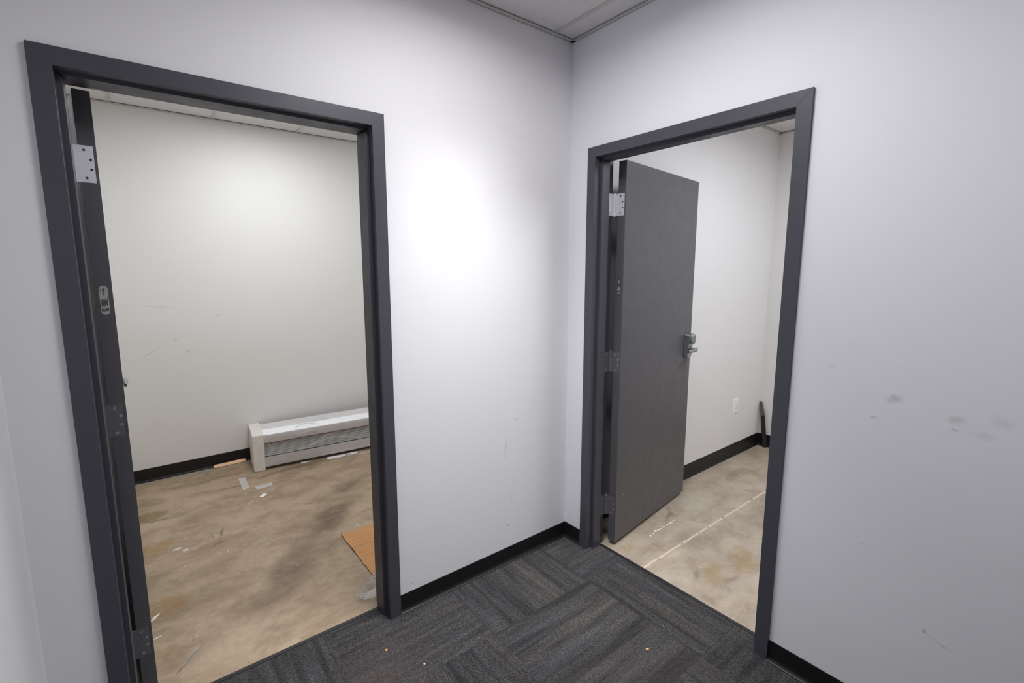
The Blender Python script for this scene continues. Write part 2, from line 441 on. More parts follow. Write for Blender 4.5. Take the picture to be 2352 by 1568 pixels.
mat_black = Mat('black_steel', S(16, 16, 17), 0.45, spec=0.5).m
mat_emit = Mat('light_lens', (1, 1, 1, 1), 0.5)
mat_emit.b.inputs['Emission Color'].default_value = (1, 0.98, 0.96, 1)
mat_emit.b.inputs['Emission Strength'].default_value = 1.0
mat_emit = mat_emit.m
mat_louver = Mat('louver_aluminium', S(205, 205, 205), 0.25, 1.0).m

def film(name, opac=0.16, tint=(0.92, 0.93, 0.95, 1), bs=35, strength=0.6, rough=0.12):
    M = Mat(name, tint, rough, spec=0.6)
    nt = M.nt
    out = [n for n in nt.nodes if n.type == 'OUTPUT_MATERIAL'][0]
    tr = nt.nodes.new('ShaderNodeBsdfTransparent')
    mx = nt.nodes.new('ShaderNodeMixShader')
    lw = nt.nodes.new('ShaderNodeLayerWeight'); lw.inputs['Blend'].default_value = 0.35
    crease = M.ramp(M.noise(M.map(M.co(), rot=(R(20), R(35), 0), scale=(1, 1, 4)), bs * 0.35, 3, 0.5, 0.8), 0.56, 0.8, 0, 0.30)
    f = M.math('ADD', M.math('ADD', M.math('MULTIPLY', lw.outputs['Fresnel'], 0.4), opac), crease, clamp=True)
    M.l(f, mx.inputs[0]); M.l(tr.outputs[0], mx.inputs[1]); M.l(M.b.outputs[0], mx.inputs[2])
    M.l(mx.outputs[0], out.inputs[0])
    M.bump(M.noise(M.co(), bs, 4, 0.6, 1.5), strength, 0.01)
    M.l(M.b.inputs['Normal'].links[0].from_socket, lw.inputs['Normal'])
    return M.m
mat_film = film('clear_plastic_film', 0.03, bs=14, strength=0.35)
mat_bag = film('crumpled_clear_plastic', 0.05, bs=16, strength=0.7, rough=0.1)
mat_tape = film('clear_packing_tape', 0.12, (0.85, 0.86, 0.88, 1), 60, 0.3)

M = Mat('foam_packing', S(214, 208, 200), 0.8, spec=0.2)
v = M.nt.nodes.new('ShaderNodeTexVoronoi'); v.inputs['Scale'].default_value = 260; M.l(M.co(), v.inputs['Vector'])
M.base(M.mix(M.ramp(M.noise(M.co(), 14, 5, 0.7), 0.5, 0.75, 0, 0.35), S(232, 228, 224), S(186, 178, 170)))
M.bump(v.outputs['Distance'], 0.25, 0.002)
mat_foam = M.m
mat_heater = Mat('heater_enamel', S(222, 218, 218), 0.4, spec=0.5).m
mat_heater_hi = Mat('heater_enamel_white', S(250, 250, 252), 0.35, spec=0.5).m
mat_rust = Mat('brown_card_edge', S(120, 78, 50), 0.8).m
mat_fin = Mat('fin_grey', S(204, 206, 204), 0.5, 0.0).m
mat_cavity = Mat('heater_interior', S(120, 116, 112), 0.7).m

M = Mat('cardboard', S(186, 128, 74), 0.85, spec=0.15)
cc = M.mix(M.ramp(M.noise(M.map(M.co(), scale=(2, 14, 1)), 3, 4), 0.35, 0.7), S(208, 158, 112), S(194, 144, 98))
cc = M.mix(M.ramp(M.noise(M.co(), 30, 4, 0.7), 0.6, 0.8, 0, 0.3), cc, S(140, 94, 56))
sepc = M.nt.nodes.new('ShaderNodeSeparateXYZ'); M.l(M.wobble(20, 0.003), sepc.inputs[0])
M.base(M.mix(M.ramp(M.math('ABSOLUTE', M.math('SUBTRACT', sepc.outputs[1], 0.289)), 0.0006, 0.002, 0.85, 0), cc, S(74, 46, 26)))
M.bump(M.noise(M.map(M.co(), scale=(2, 160, 1)), 1, 2), 0.15, 0.001)
mat_card = M.m
mat_card_edge = Mat('cardboard_torn_edge', S(58, 40, 26), 0.9).m
M = Mat('bare_pine', S(226, 178, 132), 0.6, spec=0.3)
M.base(M.mix(M.ramp(M.noise(M.map(M.co(), scale=(3, 60, 60)), 3, 4), 0.35, 0.7), S(244, 206, 166), S(226, 178, 134)))
mat_wood = M.m
mat_paper = Mat('white_paper', S(240, 240, 240), 0.6).m
mat_print = Mat('blue_print', S(96, 104, 150), 0.6).m
mat_crumb = Mat('yellow_crumb', S(226, 176, 84), 0.7).m
mat_plaster = Mat('plaster_flake', S(236, 232, 224), 0.8).m

# ------------------------------------------------------------------ key dimensions
FZ = -0.008                     # concrete level, carpet top is 0
HC, HA, HB = 2.741, 2.72, 2.69
LX = -2.236                     # face of the corridor's left side wall
WT = 0.139                      # wall thickness
A_XL, A_W = -2.0973, 1.0247     # left door frame: outer left edge, overall width
B_S, B_W = 0.1307, 1.0156       # right door frame
FH = 2.184                      # frame height
YB, XB = 2.455, 2.475           # back walls of the left / right room
XAR = 0.40                      # right wall of left room
YBR = -2.9                      # near wall of right room
YR = -5.6                       # rear wall of corridor
TOP = 2.85

def wall(name, mat, boxes, **kw):
    b = MB()
    for x in boxes: b.box(*x)
    return tag(b.build(name, mat), kind='structure')

# wall the left doorway is in; it carries on as the left wall of the right-hand room
ax0, ax1 = A_XL + 0.03, A_XL + A_W - 0.03
wall('wall_left', mat_wall_left, [(LX - 0.14, ax0, 0, WT, FZ, TOP), (ax1, XB + 0.14, 0, WT, FZ, TOP), (ax0, ax1, 0, WT, FH - 0.03, TOP)])
by0, by1 = -(B_S + 0.03), -(B_S + B_W - 0.03)
WB = 0.116
wall('wall_right', mat_wall_right, [(0, WB, by0, 0.001, FZ, TOP), (0, WB, YR, by1, FZ, TOP), (0, WB, by1, by0, FH - 0.03, TOP)])
wall('wall_side', mat_wall_plain, [(LX - 0.14, LX, YR, 0.0, FZ, TOP)])
wall('wall_rear', mat_wall_plain, [(LX - 0.14, WT, YR - 0.14, YR, FZ, TOP)])
wall('wall_left_room_back', mat_room_wall, [(LX - 0.14, XAR + 0.14, YB, YB + 0.14, FZ, TOP)])
wall('wall_left_room_left', mat_room_wall, [(LX - 0.14, LX, WT, YB, FZ, TOP)])
wall('wall_left_room_right', mat_room_wall, [(XAR, XAR + 0.14, WT, YB, FZ, TOP)])
wall('wall_right_room_back', mat_room_wall, [(XB, XB + 0.14, YBR, 0.0, FZ, TOP)])
wall('wall_right_room_near', mat_room_wall, [(WB, XB + 0.14, YBR - 0.14, YBR, FZ, TOP)])

# floors
b = MB()
b.box(LX, 0, YR, 0, FZ, 0)
b.box(A_XL + 0.051, A_XL + A_W - 0.051, 0, 0.088, FZ, 0)
b.box(0, 0.088, -(B_S + B_W - 0.051), -(B_S + 0.051), FZ, 0)
tag(b.build('floor', mat_carpet), kind='structure')
wall('floor.001', mat_concA, [(LX, XAR, 0.0, YB, FZ - 0.1, FZ)])
wall('floor.002', mat_concB, [(0.0, XB, YBR, 0.0, FZ - 0.1, FZ)])
wall('floor.003', mat_bare, [(LX, 0.0, YR, 0.0, FZ - 0.1, FZ - 0.001)])

# ceilings with lay-in grid
def ceiling(name, x0, x1, y0, y1, z, gx, gy, off=(0, 0)):
    o = MB().box(x0, x1, y0, y1, z, z + 0.05).build(name, mat_tile)
    tag(o, kind='structure')
    g = MB()
    for x in gx: g.box(x - 0.012, x + 0.012, y0, y1, z - 0.004, z)
    for y in gy: g.box(x0, x1, y - 0.012, y + 0.012, z - 0.0036, z)
    g.build('ceiling_grid', mat_grid, o)
    a = MB()
    for (p, q) in (((x0, x0 + 0.022), (y0, y1)), ((x1 - 0.022, x1), (y0, y1)), ((x0, x1), (y0, y0 + 0.022)), ((x0, x1), (y1 - 0.022, y1))):
        a.box(p[0], p[1], q[0], q[1], z - 0.007, z - 0.0055)
    for (p, q) in (((x0, x0 + 0.002), (y0, y1)), ((x1 - 0.002, x1), (y0, y1)), ((x0, x1), (y0, y0 + 0.002)), ((x0, x1), (y1 - 0.002, y1))):
        a.box(p[0], p[1], q[0], q[1], z - 0.007, z)
    a.build('wall_angle', mat_grid, o)
    return o
def steps(a, b, s): 
    r = []
    while a > b: r.append(a); a -= s
    return r
ceiling('ceiling', LX, 0, YR, 0, HC, [-0.143, -0.753, -1.363, -1.973], steps(-0.53, YR, 1.22))
ceiling('ceiling.001', LX, XAR, WT, YB, HA, [-1.955, -1.35, -0.74, -0.13], [0.70, 1.92])
ceiling('ceiling.002', WB, XB, YBR, 0, HB, [0.64, 1.86], steps(-0.36, YBR, 0.61))

# ------------------------------------------------------------------ ceiling lights
def troffer(label, cx, cy, z, sx, sy, power, colr, spread):
    t = empty('ceiling_light', (cx, cy, z - 0.012))
    tag(t, label, 'ceiling light', 'recessed ceiling light panels')
    f = MB()
    hx, hy, w_ = sx / 2, sy / 2, 0.022
    for bx in ((-hx - w_, hx + w_, -hy - w_, -hy), (-hx - w_, hx + w_, hy, hy + w_), (-hx - w_, -hx, -hy, hy), (hx, hx + w_, -hy, hy)):
        f.box(*bx, -0.003, 0.012)
    f.build('frame', mat_grid, t)
    MB().box(-hx, hx, -hy, hy, 0.006, 0.012).build('diffuser', mat_emit, t)
    ld = bpy.data.lights.new('lamp', 'AREA')
    ld.shape = 'RECTANGLE'; ld.size = sx; ld.size_y = sy
    ld.energy = power; ld.color = colr; ld.spread = R(spread)
    lo = bpy.data.objects.new('lamp', ld)
    col.objects.link(lo); lo.parent = t; lo.location = (0, 0, 0.003)
for a in TROFFERS: troffer(*a)

# ------------------------------------------------------------------ baseboards
def baseboard(name, runs, h=0.0985):
    """runs: (p0, p1, outward normal 2D, z0)"""
    b = MB()
    for (p0, p1, nrm, z0, top) in runs:
        prof = [(0, z0), (0.017, z0), (0.0165, z0 + 0.0025), (0.010, z0 + 0.0055), (0.0055, z0 + 0.012), (0.0035, z0 + 0.022), (0.003, top - 0.002), (0.002, top), (0, top)]
        A = [(p0[0] + nrm[0] * d, p0[1] + nrm[1] * d, z) for d, z in prof]
        B = [(p1[0] + nrm[0] * d, p1[1] + nrm[1] * d, z) for d, z in prof]
        b.loft(A, B)
    return tag(b.build(name, mat_base), kind='structure')
CT = 0.087
baseboard('baseboard_left', [((A_XL + A_W, 0), (0, 0), (0, -1), 0, CT), ((LX, 0), (A_XL, 0), (0, -1), 0, CT)])
baseboard('baseboard_right', [((0, 0), (0, -B_S), (-1, 0), 0, CT), ((0, -(B_S + B_W)), (0, YR), (-1, 0), 0, CT)])
baseboard('baseboard_side', [((LX, 0), (LX, YR), (1, 0), 0, CT)])
RT = 0.0925
baseboard('baseboard_left_room', [((LX, YB), (XAR, YB), (0, -1), FZ, RT), ((LX, WT), (LX, YB), (1, 0), FZ, RT), ((XAR, WT), (XAR, YB), (-1, 0), FZ, RT),
                                  ((A_XL + A_W, WT), (XAR, WT), (0, 1), FZ, RT)])
baseboard('baseboard_right_room', [((WB, 0), (XB, 0), (0, -1), FZ, RT + 0.006), ((XB, 0), (XB, YBR), (-1, 0), FZ, RT + 0.006), ((WB, YBR), (XB, YBR), (0, 1), FZ, RT)])

# ------------------------------------------------------------------ door frames + doors (local: X along wall, Y into the room)
def profile(s1, dep, st):
    return [(0, 0.013), (0, 0.0), (0.0508, 0.0), (0.0508, 0.041), (st, 0.041), (st, s1), (0.0508, s1), (0.0508, dep), (0, dep), (0, dep - 0.013), (0.03, dep - 0.013), (0.03, 0.013)]
HZ = (1.908, 1.066, 0.226)      # hinge centre heights
HH = 0.0572                     # half hinge height
THETA = {0: 96.0, 1: 97.6}

def door_set(idx, loc, rz, W, frame_label, door_label, leaf_mats):
    fr = empty('trim_%d' % (idx + 1), loc, rz)
    tag(fr, frame_label, 'door frame', kind='structure')
    zb = FZ + 0.0005
    s1, dep = ((0.116, 0.165), (0.097, 0.142))[idx]
    P = profile(s1, dep, 0.0667)
    PH = profile(s1, dep, (0.0600, 0.0640)[idx])
    MB().loft([(u, w_, zb) for u, w_ in P], [(u, w_, FH - u) for u, w_ in P]).build('jamb', mat_frame, fr, bevel=0.0007)
    MB().loft([(W - u, w_, zb) for u, w_ in P], [(W - u, w_, FH - u) for u, w_ in P]).build('jamb', mat_frame, fr, bevel=0.0007)
    MB().loft([(u, w_, FH - h) for (u, w_), (h, _) in zip(P, PH)], [(W - u, w_, FH - h) for (u, w_), (h, _) in zip(P, PH)]).build('header', mat_frame, fr, bevel=0.0007)
    PX, PY = 0.0555, dep + 0.015
    th = THETA[idx]
    # strike plate on the latch side
    MB().box(W - 0.0512, W - 0.0500, dep - 0.04, dep - 0.01, 0.99, 1.11).build('strike_plate', mat_steel, fr)
    # door leaf: origin on the hinge pin; local X along the leaf, Y from corridor face (negative) to room face
    dr = empty('door_%d' % (idx + 1), (0, 0, 0), 0)
    tag(dr, door_label, 'door', kind='structure')
    base = Matrix.Translation(loc) @ Matrix.Rotation(rz, 4, 'Z')
    mw = base @ Matrix.Translation((PX, PY, 0)) @ Matrix.Rotation(R(th), 4, 'Z')
    dr.location = mw.to_translation(); dr.rotation_euler = (0, 0, mw.to_euler().z)
    DL = W - 0.054 - PX
    y0, y1, zt, zb2 = -0.0635, -0.019, (2.132, 2.129)[idx], 0.014
    # leaf with mortised hinge pockets on the hinge edge
    b = MB()
    b.box(0.0045, DL, y0, y1, zb2, zt)
    cuts = [zb2]
    for z in sorted(HZ): cuts += [z - HH, z + HH]
    cuts.append(zt)
    for i in range(0, len(cuts), 2): b.box(0.001, 0.0045, y0, y1, cuts[i], cuts[i + 1])
    for z in HZ: b.box(0.001, 0.0045, y0, -0.057, z - HH, z + HH)
    b.build('leaf', mat_door, dr)
    for k, z in enumerate(HZ):
        mt = leaf_mats[k]
        # leaf on the door edge
        h = MB().box(0.0012, 0.0040, -0.0562, -0.004, z - HH, z + HH)
        ho = h.build('hinge', mt, dr, bevel=0.0006, seg=1)
        for (sy, sz) in ((-0.033, 0.043), (-0.047, 0.014), (-0.047, -0.016), (-0.033, -0.043)):
            s = MB().cyl((0.0013, sy, z + sz), (-1, 0, 0), 0.0043, 0.0006, 16)
            so = s.build('screw', mat_keypad if k == 0 else mat_screw, ho)
            MB().cyl((0.0007, sy, z + sz), (-1, 0, 0), 0.0026 if k == 0 else 0.0014, 0.0004, 8).build('screw_slot', mat_recess, ho)
        # knuckle (barrel) with button tips, cut in five
        kb = MB()
        for q in range(5):
            za = z - HH + q * (2 * HH / 5)
            kb.cyl((0, 0, za + 0.0006), (0, 0, 1), 0.0075, 2 * HH / 5 - 0.0012, 16)
        kb.cyl((0, 0, z - HH - 0.004), (0, 0, 1), 0.0065, 0.0046, 16)
        kb.cyl((0, 0, z + HH - 0.0006), (0, 0, 1), 0.0065, 0.0046, 16)
        kb.cyl((0, 0, z - HH), (0, 0, 1), 0.0062, 2 * HH, 12)
        kb.build('hinge_knuckle', mt, ho, smooth=False, bevel=0.0008, seg=1)
        # leaf on the jamb
        hj = MB().box(0.0506, 0.0532, PY - 0.0562, PY - 0.004, z - HH, z + HH).build('hinge_leaf', mt, fr, bevel=0.0006, seg=1)
        MB().loft([(0.0508, PY - 0.006, z - HH), (0.0534, PY - 0.006, z - HH), (PX - 0.001, PY - 0.001, z - HH), (PX - 0.004, PY, z - HH)],
                  [(0.0508, PY - 0.006, z + HH), (0.0534, PY - 0.006, z + HH), (PX - 0.001, PY - 0.001, z + HH), (PX - 0.004, PY, z + HH)]).build('hinge_bend', mt, hj)
        for (sy, sz) in ((-0.033, 0.043), (-0.047, 0.014), (-0.047, -0.016), (-0.033, -0.043)):
            MB().cyl((0.0531, PY + sy, z + sz), (1, 0, 0), 0.0036, 0.0008, 12).build('screw', mat_screw, hj)
    # fire-rating style label on the hinge edge
    lb = MB()
    n = 10
    cyl_ = -0.040; hw = 0.0115
    loop = []
    for i in range(n + 1):
        a = math.pi * i / n
        loop.append((0.0, cyl_ + hw * math.cos(a), 1.513 + hw * math.sin(a)))
    for i in range(n + 1):
        a = math.pi + math.pi * i / n
        loop.append((0.0, cyl_ + hw * math.cos(a), 1.440 + hw * math.sin(a)))
    lb.prism(loop, (0.0006, 0, 0), (0.0011, 0, 0))
    lo = lb.build('edge_label', mat_tag_metal if idx == 0 else mat_frame, dr)
    if idx == 0:
        lo['label'] = 'worn silver oval label with small illegible print'
    else:
        lo['label'] = 'painted-over oval label'
    t = MB()
    rnd = random.Random(3 + idx)
    for (yy, z0, z1) in ((0.007, 1.497, 1.515), (0.0015, 1.492, 1.516), (-0.0010, 1.492, 1.516), (-0.0065, 1.500, 1.514)):
        t.box(0.0001, 0.0006, cyl_ + yy - 0.0007, cyl_ + yy + 0.0007, z0, z1)
    for i in range(9):
        yy = 0.008 - i * 0.002
        za = 1.455 + rnd.random() * 0.006
        t.box(0.0001, 0.0006, cyl_ + yy - 0.0006, cyl_ + yy + 0.0006, za, za + 0.016 + rnd.random() * 0.012)
    for i in range(7):
        yy = 0.0085 - i * 0.0028
        za = 1.438 + rnd.random() * 0.003
        t.box(0.0001, 0.0006, cyl_ + yy - 0.0008, cyl_ + yy + 0.0008, za, za + 0.007 + rnd.random() * 0.004)
    t.build('label_print', mat_ink if idx == 0 else mat_tag_metal, lo)
    # lever locks on both faces
    for side in (-1, 1):
        yf = y0 if side < 0 else y1
        s = -1 if side < 0 else 1
        cx = DL - 0.068
        hw_ = 0.036
        body = MB()
        # escutcheon: outline (x,z), narrower at the foot, with a sloping top
        out = [(-hw_, 1.00), (-0.030, 0.988), (0, 0.983), (0.030, 0.988), (hw_, 1.00), (hw_, 1.138), (0.030, 1.149), (-0.030, 1.149), (-hw_, 1.138)]
        if side < 0:
            depth = [0.026] * 5 + [0.036] * 4
        else:
            depth = [0.020] * 9
        A = [(cx + x, yf, z) for x, z in out]
        Bp = [(cx + x * 0.9, yf + s * d, 1.066 + (z - 1.066) * 0.965) for (x, z), d in zip(out, depth)]
        body.loft(A, Bp)
        bo = body.build('lock_housing', mat_satin, dr, bevel=0.003, seg=2)
        if side < 0:
            # rounded keypad cover standing proud of the upper half
            kp = MB()
            prof = []
            for i in range(32):
                a = 2 * math.pi * i / 32
                ca, sa = math.cos(a), math.sin(a)
                f = 1 / (abs(ca) ** 3.2 + abs(sa) ** 3.2) ** (1 / 3.2)
                prof.append((0.028 * ca * f * (1 if sa > -0.3 else 0.86), 0.035 * sa * f))
            kp.rings([[(cx + x * k, yf - d, 1.113 + z * k) for x, z in prof] for k, d in ((1.06, 0.030), (1.03, 0.040), (1.0, 0.047), (0.94, 0.051), (0.84, 0.053))])
            ko = kp.build('keypad', mat_keypad, bo, smooth=True)
            kk = MB()
            for r_i in range(4):
                for c_i in range(3):
                    kk.cyl((cx - 0.012 + c_i * 0.012, yf - 0.0525, 1.093 + r_i * 0.0125), (0, -1, 0), 0.0042, 0.0025, 12)
            kk.build('keypad_buttons', mat_satin, ko)
        # lever: spindle out, elbow, bar back towards the hinges
        zc = 1.046
        lv = MB()
        d0 = 0.028
        lv.cyl((cx, yf + s * d0, zc), (0, s, 0), 0.017, 0.008, 20)
        lv.cyl((cx, yf + s * (d0 + 0.008), zc), (0, s, 0), 0.0105, 0.032, 16)
        rings = []
        path = [((cx + 0.013), 0.058, 0.0095, 0.011), (cx + 0.008, 0.065, 0.012, 0.0135), (cx - 0.010, 0.069, 0.012, 0.014), (cx - 0.040, 0.068, 0.009, 0.0125), (cx - 0.075, 0.064, 0.0075, 0.0115), (cx - 0.098, 0.061, 0.006, 0.0095)]
        for (px, d, ry, rz_) in path:
            rings.append([(px, yf + s * (d + ry * math.cos(2 * math.pi * i / 20)), zc + rz_ * math.sin(2 * math.pi * i / 20) + (cx - px) * -0.04) for i in range(20)])
        lv.rings(rings)
        lv.build('lever_handle', mat_satin, bo, smooth=False, bevel=0.002, seg=2)
    # latch plate on the free edge
    MB().box(DL - 0.001, DL + 0.0008, -0.054, -0.028, 1.0, 1.06).build('latch_plate', mat_steel, dr)
    return fr, dr

door_set(0, (A_XL, -0.013, 0), 0, A_W, 'charcoal metal door frame of the left doorway',
         'charcoal door of the left room, swung inwards and seen edge-on', [mat_steel, mat_steel_dull, mat_steel_dull])
door_set(1, (-0.013, -B_S, 0), R(-90), B_W, 'charcoal metal door frame of the right doorway',
         'charcoal door of the right room, standing open with its lever lock facing out', [mat_steel, mat_steel_dull, mat_steel_dull])

# carpet edge strips in the doorways
b = MB()
x0, x1 = A_XL + 0.0667, A_XL + A_W - 0.0667
prof = [(0.082, 0.0), (0.084, 0.003), (0.096, 0.003), (0.108, -0.003), (0.113, FZ), (0.082, FZ)]
b.loft([(x0, y, z) for y, z in prof], [(x1, y, z) for y, z in prof])
tag(b.build('trim_3', mat_strip), 'black rubber carpet edge strip across the left doorway', 'edge strip', kind='structure')
b = MB()
yA, yB2 = -(B_S + 0.0667), -(B_S + B_W - 0.0667)
b.loft([(y, yA, z) for y, z in prof], [(y, yB2, z) for y, z in prof])
tag(b.build('trim_4', mat_strip), 'black rubber carpet edge strip across the right doorway', 'edge strip', kind='structure')

# ------------------------------------------------------------------ heater in its packing
HL = 1.45
ht = empty('baseboard_heater', (-1.299, 2.122, FZ), R(-5.2))
tag(ht, 'long white baseboard heater wrapped in clear plastic, foam caps on its ends, against the wall', 'heater')
D = 0.30
CAPW = 0.082
# body sections (local Y into the wall, Z up), runs from x = CAPW*.6 to HL-...
xa, xb = 0.03, HL - 0.03
b = MB()
b.prism([(0, 0.012, 0.025), (0, 0.012, 0.105), (0, 0.020, 0.105), (0, 0.020, 0.025)], (xa, 0, 0), (xb, 0, 0))
b.build('lower_fascia', mat_heater, ht, bevel=0.002)
b = MB()
b.prism([(0, 0.012, 0.222), (0, 0.010, 0.288), (0, 0.016, 0.290), (0, 0.024, 0.222)], (xa, 0, 0), (xb, 0, 0))
b.build('upper_fascia', mat_heater, ht, bevel=0.001)
b = MB()
b.prism([(0, 0.010, 0.288), (0, 0.125, 0.302), (0, 0.125, 0.294), (0, 0.014, 0.280)], (xa, 0, 0), (xb, 0, 0))
b.build('top_front_panel', mat_heater_hi, ht, bevel=0.001)
b = MB()
b.prism([(0, 0.125, 0.302), (0, 0.128, 0.296), (0, 0.29, 0.298), (0, 0.296, 0.300), (0, 0.296, 0.288), (0, 0.125, 0.288)], (xa, 0, 0), (xb, 0, 0))
b.build('top_panel', mat_heater, ht, bevel=0.001)
b = MB()
b.box(xa, xb, 0.27, 0.29, 0.02, 0.29)
b.box(xa, xb, 0.06, 0.27, 0.02, 0.03)
b.box(xa, xb, 0.10, 0.11, 0.03, 0.28)
b.build('inner_casing', mat_cavity, ht)
b = MB().box(xa, xb, 0.0105, 0.0135, 0.2165, 0.2225)
o = b.build('edge_strip', mat_rust, ht); o['label'] = 'thin brown strip under the upper fascia'
for i in range(7):
    z = 0.112 + i * 0.0148
    b = MB().prism([(0, 0.025, z - 0.001), (0, 0.0285, z + 0.010), (0, 0.036, z + 0.0145), (0, 0.036, z + 0.0125), (0, 0.030, z + 0.009), (0, 0.0265, z - 0.001)], (xa, 0, 0), (xb, 0, 0))
    b.build('louver', mat_fin, ht)
b = MB().prism([(0, 0.044, 0.1), (0, 0.044, 0.22), (0, 0.05, 0.22), (0, 0.05, 0.1)], (xa, 0, 0), (xb, 0, 0))
b.build('backplate', mat_fin, ht)

def foam_cap(x0, x1):
    b = MB()
    pts = [(0.0, 0.0), (0.330, 0.0), (0.330, 0.309), (0.135, 0.312), (0.0, 0.300)]
    b.prism([(0, y, z) for y, z in pts], (x0, 0, 0), (x1, 0, 0))
    return b.build('foam_end_cap', mat_foam, ht, bevel=0.008, seg=3)
foam_cap(0.0, CAPW); foam_cap(HL - CAPW, HL)

# plastic wrap draped over top and front, slightly loose, with a raised loop of film on top
def wrap():
    bm = bmesh.new()
    path = [(0.296, 0.305), (0.25, 0.303), (0.20, 0.303), (0.16, 0.304), (0.125, 0.306), (0.09, 0.302), (0.05, 0.297), (0.006, 0.292), (0.004, 0.27), (0.006, 0.245), (0.006, 0.222),
            (0.012, 0.20), (0.016, 0.18), (0.016, 0.16), (0.015, 0.14), (0.012, 0.12), (0.007, 0.104), (0.005, 0.08), (0.005, 0.055), (0.008, 0.03)]
    nx = 150
    vs = []
    for i in range(nx + 1):
        x = CAPW + 0.002 + (HL - 2 * CAPW - 0.004) * i / nx
        row = []
        for j, (y, z) in enumerate(path):
            nvec = mnoise.noise(Vector((x * 7, j * 0.35, 1.7)))
            nv2 = mnoise.noise(Vector((x * 22 + z * 20, j * 0.9, 4.2)))
            a = max(0, nvec) * 0.010 + abs(nv2) * 0.004
            # the film runs slack in the middle of the grille
            if 10 < j < 16: a *= 0.7
            dy, dz = -a * (0.9 if j > 6 else 0.2), a * (0.2 if j > 6 else 0.9)
            # loop
            g = math.exp(-((x - 0.40) / 0.07) ** 2) * math.exp(-((y - 0.16) / 0.05) ** 2) * (1 if j <= 7 else 0)
            dz += 0.030 * g
            row.append(bm.verts.new((x, y + dy, z + dz)))
        vs.append(row)
    for i in range(nx):
        for j in range(len(path) - 1):
            bm.faces.new((vs[i][j], vs[i][j + 1], vs[i + 1][j + 1], vs[i + 1][j]))
    me = bpy.data.meshes.new('plastic_wrap'); bm.to_mesh(me); bm.free(); me.materials.append(mat_film)
    for p in me.polygons: p.use_smooth = True
    o = bpy.data.objects.new('plastic_wrap', me); col.objects.link(o); o.parent = ht
    o['label'] = 'clear plastic film stretched over the heater'
wrap()
def cord(pts, r, name, mat, parent):
    """thin flattened fold of film"""
    b = MB(); rings = []
    P = [Vector(p) for p in pts]
    for i, p in enumerate(P):
        t = (P[min(i + 1, len(P) - 1)] - P[max(i - 1, 0)]).normalized()
        a = t.cross(Vector((0, 1, 0.3))).normalized(); c = t.cross(a)
        rr = r * (0.35 if i in (0, len(P) - 1) else 1)
        rings.append([p + a * rr * math.cos(2 * math.pi * k / 6) + c * rr * 0.5 * math.sin(2 * math.pi * k / 6) for k in range(6)])
    b.rings(rings)
    return b.build(name, mat, parent, smooth=True)
mat_fold = film('film_fold', 0.45, (0.93, 0.94, 0.95, 1), 50, 0.3, 0.1)
for pts, r in (([(0.30, 0.002, 0.268), (0.34, -0.004, 0.256), (0.39, -0.006, 0.262), (0.44, -0.004, 0.272), (0.48, -0.002, 0.262)], 0.0045),
               ([(0.33, 0.002, 0.275), (0.36, -0.003, 0.245), (0.38, -0.002, 0.235)], 0.003),
               ([(0.20, 0.004, 0.110), (0.36, -0.002, 0.130), (0.55, -0.004, 0.170), (0.62, -0.002, 0.195)], 0.004),
               ([(0.55, -0.004, 0.180), (0.68, -0.006, 0.172), (0.80, -0.003, 0.140), (0.86, 0.002, 0.112)], 0.004),
               ([(0.44, 0.0, 0.145), (0.50, -0.004, 0.180), (0.56, -0.005, 0.205), (0.64, -0.003, 0.212)], 0.0035),
               ([(0.082, 0.002, 0.285), (0.11, -0.003, 0.222), (0.15, -0.003, 0.140), (0.18, -0.002, 0.060)], 0.0018),
               ([(0.32, 0.02, 0.306), (0.35, 0.05, 0.312), (0.40, 0.06, 0.316), (0.46, 0.05, 0.310), (0.5, 0.03, 0.303)], 0.006)):
    cord(pts, r, 'film_crease', mat_fold, ht)
# label tape strip on top
MB().box(0.50, 0.64, 0.14, 0.24, 0.3065, 0.3072).build('tape_patch', mat_tape, ht)

